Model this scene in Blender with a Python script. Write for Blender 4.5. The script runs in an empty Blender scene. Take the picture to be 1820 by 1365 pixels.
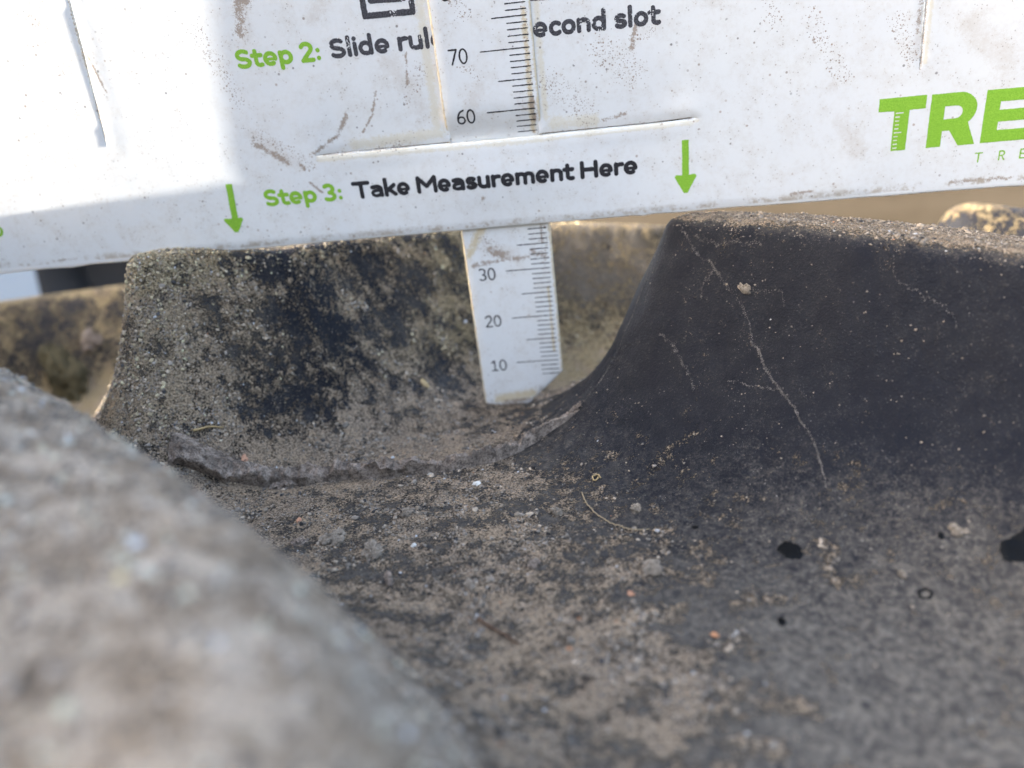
import bpy, math, random
import numpy as np
from mathutils import Matrix, Vector, geometry

# ------------------------------------------------------------------ camera, sky, sun, exposure
sc = bpy.context.scene
COL = sc.collection
S = 0.001                      # everything below is written in millimetres
rng = np.random.default_rng(7)
random.seed(7)

FOCUS = 137.0
cam_data = bpy.data.cameras.new("camera")
cam = bpy.data.objects.new("camera", cam_data); COL.objects.link(cam)
R = [[0.99299717, 0.07543874, -0.09091546], [-0.06811323, -0.263193, -0.96233572], [-0.09652571, 0.96178919, -0.25621153]]
CAM = np.array([6.99686, -169.03505, 49.9462])
RCW = np.array(R)
cam.matrix_world = Matrix(((R[0][0], -R[1][0], -R[2][0], CAM[0] * S), (R[0][1], -R[1][1], -R[2][1], CAM[1] * S),
                           (R[0][2], -R[1][2], -R[2][2], CAM[2] * S), (0, 0, 0, 1)))
cam_data.sensor_width = 36.0
cam_data.lens = 1502.3 / 1820 * 36
cam_data.clip_start = 0.004
cam_data.clip_end = 2000
cam_data.dof.use_dof = True
cam_data.dof.focus_distance = FOCUS * S
cam_data.dof.aperture_fstop = 13.0
sc.camera = cam

SUN = Vector((-0.90, -0.19, 0.38)).normalized()         # direction towards the sun
elev = math.asin(SUN.z)
world = bpy.data.worlds.new("World"); sc.world = world
world.use_nodes = True
wn = world.node_tree
sky = wn.nodes.new("ShaderNodeTexSky")
sky.sky_type = 'NISHITA'; sky.sun_disc = False
sky.sun_elevation = elev
sky.sun_rotation = math.atan2(SUN.x, SUN.y)
sky.air_density = 1.0; sky.dust_density = 10.0; sky.ozone_density = 1.0
wn.nodes["Background"].inputs[1].default_value = 0.15
wn.links.new(sky.outputs[0], wn.nodes["Background"].inputs[0])
sl = bpy.data.lights.new("sun", 'SUN'); sun = bpy.data.objects.new("sun", sl); COL.objects.link(sun)
sl.energy = 2.0; sl.angle = math.radians(0.35); sl.color = (1.0, 0.95, 0.86)
sun.rotation_euler = SUN.to_track_quat('Z', 'Y').to_euler()
sc.view_settings.view_transform = 'Standard'
sc.view_settings.look = 'None'
sc.view_settings.exposure = 3.5
sc.view_settings.gamma = 1.0

# ------------------------------------------------------------------ helpers
def mesh_obj(name, verts, faces=None, mat=None, parent=None, smooth=True, loops=None, starts=None):
    """verts in mm (N,3); faces list / (M,k) array; loops+starts for mixed polygons."""
    me = bpy.data.meshes.new(name)
    v = np.asarray(verts, np.float32) * S
    me.vertices.add(len(v)); me.vertices.foreach_set("co", v.ravel())
    if loops is None:
        if isinstance(faces, np.ndarray):
            k = faces.shape[1]; loops = faces.ravel(); starts = np.arange(len(faces)) * k
        else:
            loops = np.array([i for f in faces for i in f], np.int32)
            ln = np.array([len(f) for f in faces]); starts = np.concatenate([[0], np.cumsum(ln)[:-1]])
    me.loops.add(len(loops)); me.loops.foreach_set("vertex_index", np.asarray(loops, np.int32))
    me.polygons.add(len(starts)); me.polygons.foreach_set("loop_start", np.asarray(starts, np.int32))
    me.update(calc_edges=True)
    me.polygons.foreach_set("use_smooth", np.full(len(starts), smooth))
    if mat: me.materials.append(mat)
    o = bpy.data.objects.new(name, me); COL.objects.link(o)
    if parent is not None: o.parent = parent
    return o

def attr(o, name, data, kind='FLOAT', domain='POINT'):
    a = o.data.attributes.new(name, kind, domain)
    a.data.foreach_set('value' if kind == 'FLOAT' else 'color', np.asarray(data, np.float32).ravel())

def empty(name, loc=(0, 0, 0)):
    o = bpy.data.objects.new(name, None); o.location = Vector(loc) * S; o.empty_display_size = 0.01
    COL.objects.link(o); return o

def tag(o, label=None, cat=None, group=None, kind=None):
    if label: o['label'] = label
    if cat: o['category'] = cat
    if group: o['group'] = group
    if kind: o['kind'] = kind
    return o

def smoothstep(a, b, x):
    t = np.clip((x - a) / (b - a), 0, 1); return t * t * (3 - 2 * t)

_lat = {}
def vnoise(x, y, scale, seed):
    """value noise in [-1,1], features `scale` mm wide"""
    if seed not in _lat: _lat[seed] = np.random.default_rng(seed).uniform(-1, 1, (512, 512))
    L = _lat[seed]
    u = x / scale + 37.3 + seed * 11.7; v = y / scale + 91.1 + seed * 5.3
    i = np.floor(u).astype(int); j = np.floor(v).astype(int); fu = u - i; fv = v - j
    fu = fu ** 3 * (fu * (fu * 6 - 15) + 10); fv = fv ** 3 * (fv * (fv * 6 - 15) + 10)
    g = lambda a, b: L[a % 512, b % 512]
    return (g(i, j) * (1 - fu) + g(i + 1, j) * fu) * (1 - fv) + (g(i, j + 1) * (1 - fu) + g(i + 1, j + 1) * fu) * fv

def fbm(x, y, scale, seed, octs=4, gain=.5):
    r = 0; a = 1; t = 0
    for k in range(octs):
        r = r + a * vnoise(x, y, scale, seed + k * 17); t += a; a *= gain; scale /= 2.03
    return r / t

# ------------------------------------------------------------------ the tyre surface
H = 38.3
def sd_poly(x, y, P):
    P = np.asarray(P, float); n = len(P); d = np.full(x.shape, 1e18); s = np.ones(x.shape)
    for i in range(n):
        a = P[i]; b = P[i - 1]; e = b - a
        wx = x - a[0]; wy = y - a[1]
        t = np.clip((wx * e[0] + wy * e[1]) / (e @ e), 0, 1)
        bx = wx - e[0] * t; by = wy - e[1] * t
        d = np.minimum(d, bx * bx + by * by)
        c1 = y >= a[1]; c2 = y < b[1]; c3 = e[0] * wy > e[1] * wx
        s = np.where((c1 & c2 & c3) | (~c1 & ~c2 & ~c3), -s, s)
    return s * np.sqrt(d)

def profile(rt, theta, rb, h):
    th = math.radians(theta); pts = [(-60.0, h)]
    d0 = -rt * .75
    for k in range(9):
        f = math.pi / 2 + (th - math.pi / 2) * k / 8
        pts.append((d0 + rt * math.cos(f), h - rt + rt * math.sin(f)))
    dA, zA = pts[-1]; zB = rb * (1 - math.sin(th)); dB = dA + (zA - zB) * math.tan(th); dc = dB + rb * math.cos(th)
    for k in range(13):
        f = th + (math.pi / 2 - th) * k / 12
        pts.append((dc - rb * math.cos(f), rb - rb * math.sin(f)))
    pts.append((dc + 50, 0)); return np.array(pts)

def base(x, y):
    rx = np.where(x < 0, 1100.0, 430.0)
    return -(y * y / 1200.0 + x * x / (2 * rx))

# each lug: outline of its top (inset by r), r, profile near / profile far (where the blend weight is 1), weight fn, height
LUGS = [
    dict(name='right', r=4.5, h=H, poly=[(26.9, -12.9), (29.3, -8), (45, -13.2), (70, -27.5), (150, -75.5), (150, -98), (70, -46), (50.5, -33.3)],
         p0=(3.6, 27, 29), p1=(5.0, 24, 40), w=lambda x, y: smoothstep(20, 50, x - y * .3), dh=lambda x, y: 0 * x),
    dict(name='left', r=2.5, h=H, poly=[(-74, -18), (-85, 5), (-60, 30), (20, 86), (120, 120), (120, 92), (62, 68), (24, 47), (-9, 38), (-29, 15), (-50, -5)],
         p0=(1.8, 16, 36), p1=(3.0, 15, 17), w=lambda x, y: smoothstep(-72, -45, x),
         dh=lambda x, y: 3.4 * smoothstep(-50, -75, x) - .075 * np.clip(x + 42, 0, 90)),
    dict(name='near', r=9.0, h=H + 1, poly=[(-250, 35), (-120, -38), (-72, -76), (-43, -102), (-26, -118), (-17, -132), (-15, -145), (-25, -180), (-200, -170), (-260, -60)],
         p0=(14, 30, 20), p1=(14, 30, 20), w=lambda x, y: x * 0, dh=lambda x, y: 0 * x),
    dict(name='farleft', r=4.0, h=H, poly=[(-112, 82), (-170, 70), (-260, 58), (-260, 100), (-170, 106), (-100, 118), (-60, 140), (-50, 125), (-90, 100)],
         p0=(4, 24, 24), p1=(4, 24, 24), w=lambda x, y: x * 0, dh=lambda x, y: -3 + .075 * np.clip(-x - 110, 0, 100)),
    dict(name='farright', r=7.0, h=H + 5, poly=[(101, 44), (108, 58), (130, 62), (220, 30), (220, 8), (125, 33)],
         p0=(9, 24, 24), p1=(9, 24, 24), w=lambda x, y: x * 0, dh=lambda x, y: 0 * x),
]
for L in LUGS:
    L['q0'] = profile(*L['p0'], L['h']); L['q1'] = profile(*L['p1'], L['h'])

def lug_h(L, x, y):
    d = sd_poly(x, y, L['poly']) - L['r'] + .28 * vnoise(x, y, 11, 3) + .18 * vnoise(x, y, 3.1, 5)
    w = L['w'](x, y)
    h = np.interp(d, L['q0'][:, 0], L['q0'][:, 1]) * (1 - w) + np.interp(d, L['q1'][:, 0], L['q1'][:, 1]) * w
    return h * (1 + L['dh'](x, y) / L['h']), d

def hf(x, y, fine=True, parts=False):
    x = np.asarray(x, float); y = np.asarray(y, float)
    hs = []; ds = []
    for L in LUGS:
        h, d = lug_h(L, x, y); hs.append(h); ds.append(d)
    hs = np.array(hs); m = hs.max(0)
    z = (np.sum(np.maximum(hs, 0) ** 5, 0)) ** .2 + base(x, y)
    if True:
        # the floor dips in front of the mud seam, a groove added to give it a shadow
        yg = np.interp(x, [-68, -57.7, -47.8, -39.5, -29.1, -19], [-36.1, -34.6, -33.4, -33.1, -33.2, -33.1])
        z = z - .65 * np.exp(-((y - yg) / .75) ** 2) * smoothstep(-72, -64, x) * smoothstep(-14, -26, x) * (.7 + .6 * vnoise(x, y, 3.0, 61))
    if fine:
        z = z + .22 * fbm(x, y, 7, 21, 3) + .10 * fbm(x, y, 1.6, 31, 2)
    return (z, hs, ds) if parts else z

# ------------------------------------------------------------------ node helpers
class NT:
    def __init__(s, name):
        s.m = bpy.data.materials.new(name); s.m.use_nodes = True; s.t = s.m.node_tree
        s.b = s.t.nodes["Principled BSDF"]
    def n(s, typ, ins=None, **kw):
        nd = s.t.nodes.new(typ)
        for k, v in kw.items(): setattr(nd, k, v)
        for k, v in (ins or {}).items(): s.put(nd.inputs[k], v)
        return nd
    def put(s, sock, v):
        if isinstance(v, bpy.types.NodeSocket): s.t.links.new(v, sock)
        else: sock.default_value = v
    def math(s, op, a, b=0.0, c=0.0, clamp=False):
        nd = s.n("ShaderNodeMath", operation=op, use_clamp=clamp)
        s.put(nd.inputs[0], a); s.put(nd.inputs[1], b)
        if op in ('MULTIPLY_ADD', 'SMOOTH_MIN', 'SMOOTH_MAX'): s.put(nd.inputs[2], c)
        return nd.outputs[0]
    def add(s, a, b): return s.math('ADD', a, b)
    def mul(s, a, b): return s.math('MULTIPLY', a, b)
    def ramp(s, v, lo, hi, a=0.0, b=1.0):
        nd = s.n("ShaderNodeMapRange", interpolation_type='SMOOTHSTEP')
        for i, k in enumerate((v, lo, hi, a, b)): s.put(nd.inputs[i], k)
        return nd.outputs[0]
    def mix(s, f, a, b):
        nd = s.n("ShaderNodeMix", data_type='RGBA'); s.put(nd.inputs[0], f)
        for k, v in ((6, a), (7, b)):
            s.put(nd.inputs[k], v if isinstance(v, bpy.types.NodeSocket) else (*v, 1.0))
        return nd.outputs[2]
    def noise(s, vec, scale, detail=3.0, rough=.55, dist=0.0):
        return s.n("ShaderNodeTexNoise", {'Vector': vec, 'Scale': scale, 'Detail': detail, 'Roughness': rough, 'Distortion': dist}).outputs[0]
    def attr(s, name):
        return s.n("ShaderNodeAttribute", attribute_name=name)
    def obj(s): return s.n("ShaderNodeTexCoord").outputs['Object']
    def bump(s, h, strength, dist):
        return s.n("ShaderNodeBump", {'Strength': strength, 'Distance': dist, 'Height': h}).outputs[0]
    def out(s, **kw):
        for k, v in kw.items():
            k = k.replace('_', ' ')
            s.put(s.b.inputs[k], (*v, 1.0) if isinstance(v, tuple) and len(v) == 3 else v)
        return s.m

def rubber_material():
    k = NT("dusty_rubber"); P = k.obj()
    c_ = lambda n, a: k.mul(k.add(n, -.5), a)
    n0 = k.noise(P, 75, 3); n1 = k.noise(P, 270, 4, .6); n2 = k.noise(P, 950, 4, .65); n3 = k.noise(P, 3000, 3, .6); n4 = k.noise(P, 7000, 2, .6)
    dust = k.attr("dust").outputs['Fac']; clay = k.attr("clay").outputs['Fac']; film = k.attr("film").outputs['Fac']
    grain = k.add(k.add(c_(n1, 1.0), c_(n2, 1.5)), k.add(c_(n3, 1.5), c_(n4, .7)))
    d = k.ramp(k.add(dust, grain), .36, .70)
    fl = k.ramp(k.add(k.mul(film, 1.0), k.add(k.add(c_(n2, .6), c_(n3, 1.1)), c_(n1, .35))), .10, .95)
    rub = k.mix(k.ramp(n1, .35, .65), (.0054, .0062, .0098), (.0088, .0096, .0130))
    filmc = k.mix(k.ramp(n2, .3, .7), (.066, .059, .051), (.150, .132, .108))
    c = k.mix(fl, rub, filmc)
    tan = k.mix(k.ramp(k.add(k.mul(n3, .6), k.mul(n4, .4)), .34, .66), (.115, .086, .060), (.60, .46, .32))
    grey = k.mix(k.ramp(n3, .34, .66), (.145, .113, .085), (.46, .36, .262))
    tan = k.mix(k.ramp(k.add(k.mul(n0, .5), k.mul(n1, .5)), .40, .60), grey, tan)
    cl = k.mix(k.ramp(k.add(k.mul(n3, .6), k.mul(n4, .4)), .34, .66), (.13, .10, .054), (.52, .41, .24))
    c2 = k.mix(k.math('MULTIPLY', clay, k.ramp(n1, .25, .55), clamp=True), tan, cl)
    c = k.mix(d, c, c2)
    lump = k.attr('pale').outputs['Fac']
    c = k.mix(k.mul(k.mul(lump, d), k.ramp(n1, .42, .60)), c, k.mix(k.ramp(n0, .4, .6), (.68, .585, .47), (.70, .58, .46)))
    # fine pale specks of sand, every size
    for sc_, r0, thr, col, amt in ((1900.0, .20, .90, (.40, .37, .33), .7), (3600.0, .26, .80, (.30, .285, .26), .5), (6500.0, .32, .70, (.20, .19, .18), .4)):
        vo = k.n("ShaderNodeTexVoronoi", {'Vector': P, 'Scale': sc_, 'Randomness': 1.0})
        cc = k.n("ShaderNodeSeparateColor", {'Color': vo.outputs['Color']}).outputs
        sz = k.mul(k.ramp(cc[1], 0, 1, .35, 1.0), r0)
        sp = k.mul(k.ramp(k.math('SUBTRACT', vo.outputs['Distance'], sz), .10, -.05), k.ramp(cc[0], thr, thr + .1))
        c = k.mix(k.mul(k.mul(sp, k.ramp(n1, .3, .62, .25, 1.0)), k.ramp(film, -.1, .5, amt * .35, amt)), c, col)
    pit = k.ramp(k.add(k.noise(P, 420, 2), c_(n3, .15)), .70, .74)
    c = k.mix(k.mul(pit, .8), c, (.012, .012, .016))
    h = k.add(k.mul(n3, k.add(k.mul(d, 1.0), .25)), k.add(k.mul(n2, k.add(k.mul(d, 1.6), .25)), k.mul(n4, k.mul(d, .5))))
    k.out(Base_Color=c, Roughness=k.ramp(k.add(d, k.mul(fl, .6)), 0, 1, .52, .95), Specular_IOR_Level=k.ramp(k.add(d, fl), 0, 1, .11, .03),
          Normal=k.bump(h, 1.0, .0009))
    return k.m

RUBBER = rubber_material()

# ------------------------------------------------------------------ tyre: carcass floor + lugs, one height field split by lug
def axis(lo, c0, c1, hi, f, g, gr=1.07):
    a = [c0]; s = f
    while a[-1] > lo: s = min(s * gr, g); a.append(a[-1] - s)
    e = [c0 + f * i for i in range(int((c1 - c0) / f) + 1)]; s = f
    b = [e[-1]]
    while b[-1] < hi: s = min(s * gr, g); b.append(b[-1] + s)
    return np.array(a[::-1] + e[1:] + b[1:])

xs = axis(-250, -104, 82, 220, .45, 3.5); ys = axis(-215, -128, 34, 200, .45, 3.5)
X, Y = np.meshgrid(xs, ys)
Z, HS, DS = hf(X, Y, parts=True)
ny, nx = X.shape
PX = np.gradient(Z, axis=1) / np.gradient(X, axis=1); PY = np.gradient(Z, axis=0) / np.gradient(Y, axis=0)
NRM = np.stack([-PX, -PY, np.ones_like(Z)], -1); NRM /= np.linalg.norm(NRM, axis=-1, keepdims=True)

def gauss(x, y, cx, cy, rx, ry=None):
    return np.exp(-((x - cx) / rx) ** 2 - ((y - cy) / (ry or rx)) ** 2)

def dirt_fields(x, y, z, nz, hs):
    """how much loose dust, yellow clay and grey film lies at a point of the tyre"""
    hA, hB, hC, hD, hE = hs
    flat = smoothstep(.35, .95, nz)
    big = fbm(x, y, 14, 55, 3); mid = fbm(x, y + .6 * z, 5.5, 77, 4, .6)
    on = lambda h: smoothstep(6, 16, h)
    A, B, C, D, E = on(hA), on(hB), on(hC), on(hD), on(hE)
    floor = 1 - np.clip(A + B + C + D + E, 0, 1)
    fines = fbm(x, y, 2.6, 83, 3, .6)
    dust = .14 + .36 * flat + .14 * big + .16 * mid + .20 * fines
    film = .06 + .34 * flat + 0 * x
    clay = np.zeros_like(x)
    # right lug: nearly clean wall, dusty crown
    crown = smoothstep(.80, .97, nz) * smoothstep(28, 35, hA)
    lip = smoothstep(.5, .85, nz) * smoothstep(30, 36, hA)
    streak = gauss(x, y, 33, -24, 4, 2.2) * .25 + gauss(x, y, 51, -40, 6, 1.6) * .18 + .40 * gauss(x, y, 23.3, -33.8, 1.6) + .30 * gauss(x, y, 45.2, -49.6, 1.3) + .25 * gauss(x, y, 24, -17.5, 2.4)
    dust = dust * (1 - A) + A * (-.12 + .10 * big + .12 * mid + .58 * crown + .16 * lip + streak)
    film = film * (1 - A) + A * (.05 + .45 * crown + .26 * lip + .04 * smoothstep(.45, .8, nz) + .06 * big + .05 * mid)
    # left lug: caked end, bare navy blotches in the middle of the wall, yellow clay towards the back
    wob = x + 5 * big + 5 * mid
    sm = fbm(x + .3 * z, y + .7 * z, 2.3, 79, 3, .6); deep = smoothstep(-14, 4, x)
    endcap = smoothstep(-59, -70, wob); back = smoothstep(-38, -20, wob)
    blot = np.clip(gauss(x, y, -46, -12, 8, 11) + .5 * gauss(x, y, -37, 2, 5, 6), 0, 1) * smoothstep(3, 12, z)
    dust = dust * (1 - B) + B * (.49 + .15 * endcap + .04 * back + .16 * big + .30 * mid * (1 - deep) + .50 * sm * (1 - deep) + .07 - .20 * blot * (1 - .8 * endcap) + deep * (.30 * smoothstep(20, 5, z) - .20))
    film = film * (1 - B) + B * (.50 + .25 * endcap + .3 * mid * (1 - deep) - .36 * blot + .45 * deep)
    clay = clay + B * (back * .75 + .12 + .15 * endcap + .45 * smoothstep(33, 37, hB))
    # groove floor: heavier dirt by the left wall and along the seam, thin grey film out to the right
    clay = clay + (1 - B) * smoothstep(2, 22, y) * .9
    right = smoothstep(-6, 26, x + .35 * (y + 60)) * (1 - smoothstep(-10, 4, y))
    dust = dust + floor * (.08 + .10 * mid + .36 * fines + .17 * smoothstep(4, -12, x) * smoothstep(-44, -30, y) + .16 * smoothstep(-12, -60, x) - .55 * right + .20 * gauss(x, y, 8, -84, 14, 12) + .55 * smoothstep(4, 18, y))
    film = film + floor * (.20 + .06 * smoothstep(-85, -110, y) - .40 * right * (1 - smoothstep(-36, -84, y)))
    clean = gauss(x, y, 2, -24, 15, 9)
    dust = dust - .30 * clean * (1 - B)
    near = smoothstep(-62, -105, y)
    film = film + .16 * near * (1 - C)
    # near lug: grey dusty top
    dust = dust * (1 - C) + C * (.92 + .06 * big + .06 * mid + .25 * fines)
    film = film * (1 - C) + C * (1.15 + .15 * big)
    dust = dust + D * (.27 + .20 * mid) + E * (.0 + .3 * mid); clay = clay + D * .15 + E * .05 - .3 * D * 0; film = film + (.25 + .35 * mid) * D - .2 * E
    return dust, np.clip(film, 0, 1.3), np.clip(clay, 0, 1)

DUST, FILM, CLAY = dirt_fields(X, Y, Z, NRM[..., 2], HS)

PALEF = .60 * smoothstep(6, 16, HS[2])

tyre = empty("tractor_tyre", (0, 0, 0))
tag(tyre, "dusty black tractor tyre with tall rubber lugs under the white card", "tyre")

V = np.stack([X, Y, Z], -1).reshape(-1, 3)
I = np.arange(ny * nx).reshape(ny, nx)
Q = np.stack([I[:-1, :-1], I[:-1, 1:], I[1:, 1:], I[1:, :-1]], -1).reshape(-1, 4)
which = np.where(HS.max(0) > 13, HS.argmax(0), -1).ravel()
qw = which[Q[:, 0]]
def tyre_part(name, sel, label=None, skirt=False):
    q = Q[sel]; u, inv = np.unique(q, return_inverse=True)
    v = V[u]; f = inv.reshape(-1, 4)
    o = mesh_obj(name, v, f, RUBBER, tyre)
    for an, A in (("dust", DUST), ("film", FILM), ("clay", CLAY), ("pale", PALEF)): attr(o, an, A.ravel()[u])
    o.data.normals_split_custom_set_from_vertices(NRM.reshape(-1, 3)[u])
    if label: o['label'] = label
    return o
tyre_part("tread", qw == -1)
for i, lab in enumerate(["clean dark lug with thin mud veins, right of the ruler", "caked lug behind the ruler with bare navy blotches",
                         "blurred grey lug nearest the viewer", "blurred lug far behind on the left", "blurred mossy looking lug far behind on the right"]):
    tyre_part("lug", qw == i, lab)
# carcass under the tread: a closed skirt so that the tyre is a solid body from the side
ring = np.concatenate([I[0, :], I[1:, -1], I[-1, -2::-1], I[-2:0:-1, 0]])
top = V[ring] ; low = top * np.array([.93, .93, 1]) + np.array([0, 0, -70.0])
nr = len(ring); idx = np.arange(nr)
fs = [(int(i), int(i + nr), int((i + 1) % nr + nr), int((i + 1) % nr)) for i in idx] + [tuple(int(i) for i in idx[::-1] + nr)]
sk = mesh_obj("carcass", np.concatenate([top, low]), fs, RUBBER, tyre)
for an, val in (("dust", .3), ("film", .4), ("clay", .1)): attr(sk, an, np.full(2 * nr, val))

def surf(x, y):
    x = np.atleast_1d(np.asarray(x, float)); y = np.atleast_1d(np.asarray(y, float))
    z = hf(x, y); e = .35
    n = np.stack([-(hf(x + e, y) - hf(x - e, y)) / (2 * e), -(hf(x, y + e) - hf(x, y - e)) / (2 * e), np.ones_like(z)], -1)
    return z, n / np.linalg.norm(n, axis=-1, keepdims=True)

# ------------------------------------------------------------------ dried mud seam along the groove floor
def rough_dirt_material(name, dark, light, sc_=1.0):
    k = NT(name); P = k.obj()
    n1 = k.noise(P, 900 * sc_, 4, .6); n2 = k.noise(P, 3200 * sc_, 4, .65); n3 = k.noise(P, 250 * sc_, 2)
    c = k.mix(k.ramp(k.add(k.mul(n1, .5), k.mul(n2, .5)), .36, .64), dark, light)
    c = k.mix(k.ramp(n3, .35, .65, 0, .45), c, tuple(.55 * a for a in dark))
    k.out(Base_Color=c, Roughness=.95, Specular_IOR_Level=.15, Normal=k.bump(k.add(k.mul(n1, .7), n2), .9, .0005))
    return k.m
MUD = rough_dirt_material("dried_mud", (.080, .063, .052), (.38, .31, .25))
CRUMB = rough_dirt_material("sandy_crumb", (.12, .10, .078), (.36, .305, .24))
DARKCRUMB = rough_dirt_material("dark_crumb", (.012, .011, .011), (.06, .05, .045))

SEAM = [(-68, -33.5), (-57.7, -32), (-47.8, -30.9), (-39.5, -30.8), (-29.1, -31.3), (-19, -31.6), (-12.2, -29.6), (-7.4, -26.3), (-1.4, -22.6), (4.2, -20.9)]
def resample(P, step):
    P = np.asarray(P, float); d = np.r_[0, np.cumsum(np.linalg.norm(np.diff(P, axis=0), axis=1))]
    t = np.arange(0, d[-1], step)
    # Catmull-Rom through arc length
    out = []
    for s_ in t:
        i = min(np.searchsorted(d, s_, 'right') - 1, len(P) - 2); u = (s_ - d[i]) / (d[i + 1] - d[i])
        p0, p1, p2, p3 = P[max(i - 1, 0)], P[i], P[i + 1], P[min(i + 2, len(P) - 1)]
        out.append(.5 * ((2 * p1) + (-p0 + p2) * u + (2 * p0 - 5 * p1 + 4 * p2 - p3) * u * u + (-p0 + 3 * p1 - 3 * p2 + p3) * u ** 3))
    return np.array(out)
def ridge(name, path, width, height, step, nw, mat, seed, parent=None, front=.35, fade=6.0):
    c = resample(path, step); t = np.gradient(c, axis=0); t /= np.linalg.norm(t, axis=1, keepdims=True)
    nrm = np.stack([-t[:, 1], t[:, 0]], -1)
    s_ = np.arange(len(c)) * step; L_ = s_[-1]
    w = np.interp(s_ / L_, np.linspace(0, 1, len(width)), width); h = np.interp(s_ / L_, np.linspace(0, 1, len(height)), height)
    end = np.minimum(1, np.minimum(s_ / fade + .25, (L_ - s_) / fade))
    v = np.linspace(-1, 1, nw)
    wob = fbm(s_, s_ * 0 + 5, 3.5, seed, 3) * .45; wobf = fbm(s_, s_ * 0 + 9, 2.6, seed + 3, 3) * .38
    off = np.where(v[None] < 0, v[None] * (1 + wobf[:, None]), v[None] * (1 + .3 * wob[:, None])) * w[:, None] / 2 + wob[:, None] * .6
    x = c[:, :1] + nrm[:, :1] * off; y = c[:, 1:] + nrm[:, 1:] * off
    prof = np.where(v < -front, smoothstep(-1, -.82, v), 1 - .75 * smoothstep(-front, 1, v) ** 1.2) * smoothstep(1.0, .8, v)
    lump = 1 + .55 * fbm(x, y, 3.2, seed + 7, 3) + .30 * fbm(x, y, .9, seed + 9, 2)
    hh = -.12 + (h * end)[:, None] * prof[None] * lump + .10 * fbm(x, y, .45, seed + 12, 2) * (prof[None] > .02)
    zz, nn = surf(x.ravel(), y.ravel())
    n, m = x.shape
    pts = np.stack([x.ravel(), y.ravel(), zz], -1) + nn * hh.ravel()[:, None]
    J = np.arange(n * m).reshape(n, m)
    f = np.stack([J[:-1, :-1], J[1:, :-1], J[1:, 1:], J[:-1, 1:]], -1).reshape(-1, 4)
    return mesh_obj(name, pts, f, mat, parent)
ridge("mould_seam", SEAM, [4.6, 4.6, 4.4, 4.0, 3.4, 2.8, 2.2, 1.6], [2.7, 2.8, 2.6, 2.5, 2.5, 2.3, 2.0, 1.5], .2, 56, MUD, 141, tyre)
# mud veins that dried in rain tracks on the wall of the right lug: parts of the tyre
VEINS = [
    ([(26, -21), (27.5, -23.1), (28.9, -25.1), (30.4, -27.5), (31.7, -29.7), (32.5, -31.9), (32.8, -33.8), (33.3, -35.8), (34, -38.1), (35, -40.7), (36, -42.6), (37.1, -45.6), (38.1, -49.9), (38.4, -53.3), (38.1, -56.3)],
     [.5, .75, .9, .8, .75, .7, .6, .4], [.18, .3, .35, .3, .3, .25, .2, .12]),
    ([(24.2, -17), (25, -19.2), (26.1, -21.2)], [.4, .6], [.2, .25]),
    ([(28.3, -24.5), (26.7, -24.4), (25.9, -25.1)], [.7, .8, .5], [.25, .3, .2]),
    ([(32.9, -29.9), (35.5, -31.6), (37.2, -32.9), (37.7, -34.6)], [.7, .6, .5, .4], [.3, .22, .2, .15]),
    ([(35.7, -41.5), (33.6, -39.9), (31.5, -38), (28.4, -35.7)], [.8, .5, .35, .3], [.3, .2, .15, .1]),
    ([(18.9, -24.2), (20.7, -26.4), (22, -29.4), (22.9, -31.5), (23.1, -33.2)], [.4, .7, .9, 1.1], [.15, .25, .3, .3]),
    ([(26.1, -19.3), (27.3, -20.6), (29.7, -23.1), (32.3, -25), (35.8, -27.5)], [.5, .6, .8, .7, .5], [.2, .22, .22, .18, .12]),
    ([(52, -40.7), (51.7, -42), (52.8, -43.3), (56.1, -45.9), (57.6, -47.7), (57.8, -48.8)], [.4, .5, .5, .4], [.15, .18, .15, .1]),
]
VEINS.append(([(4.6, -20.3), (7.5, -19.1), (10.1, -18.2), (13.1, -17.4), (16.6, -15.4), (19.5, -14.4), (21.6, -13.6)], [.9, .9, .8, .6, .7, .6, .5], [.5, .4, .3]))
BO = np.array([(1, 0, 0), (-1, 0, 0), (0, 1, 0), (0, -1, 0), (0, 0, 1), (0, 0, -1)], float)
BF_ = np.array([(0, 2, 4), (2, 1, 4), (1, 3, 4), (3, 0, 4), (2, 0, 5), (1, 2, 5), (3, 1, 5), (0, 3, 5)])
def grains_at(x, y, size, r, sink=.12):
    """one mesh worth of angular grains lying on the rubber at the given spots"""
    z, n = surf(x, y); N = len(x)
    t = np.cross(n, r.normal(0, 1, (N, 3))); t /= np.linalg.norm(t, axis=1, keepdims=True); b2 = np.cross(n, t)
    sh = r.uniform(.6, 1.2, (N, 3)); sh[:, 2] *= .75
    loc = BO[None] * (1 + r.uniform(-.32, .32, (N, 6, 1))) * sh[:, None] * size[:, None, None] / 2
    P = np.stack([x, y, z], -1)[:, None] + loc[..., :1] * t[:, None] + loc[..., 1:2] * b2[:, None] + (loc[..., 2:] + size[:, None, None] * sink) * n[:, None]
    return P.reshape(-1, 3), (BF_[None] + (np.arange(N) * 6)[:, None, None]).reshape(-1, 3)
VEIN_M = rough_dirt_material("vein_dirt", (.09, .082, .073), (.25, .225, .20))
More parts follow.
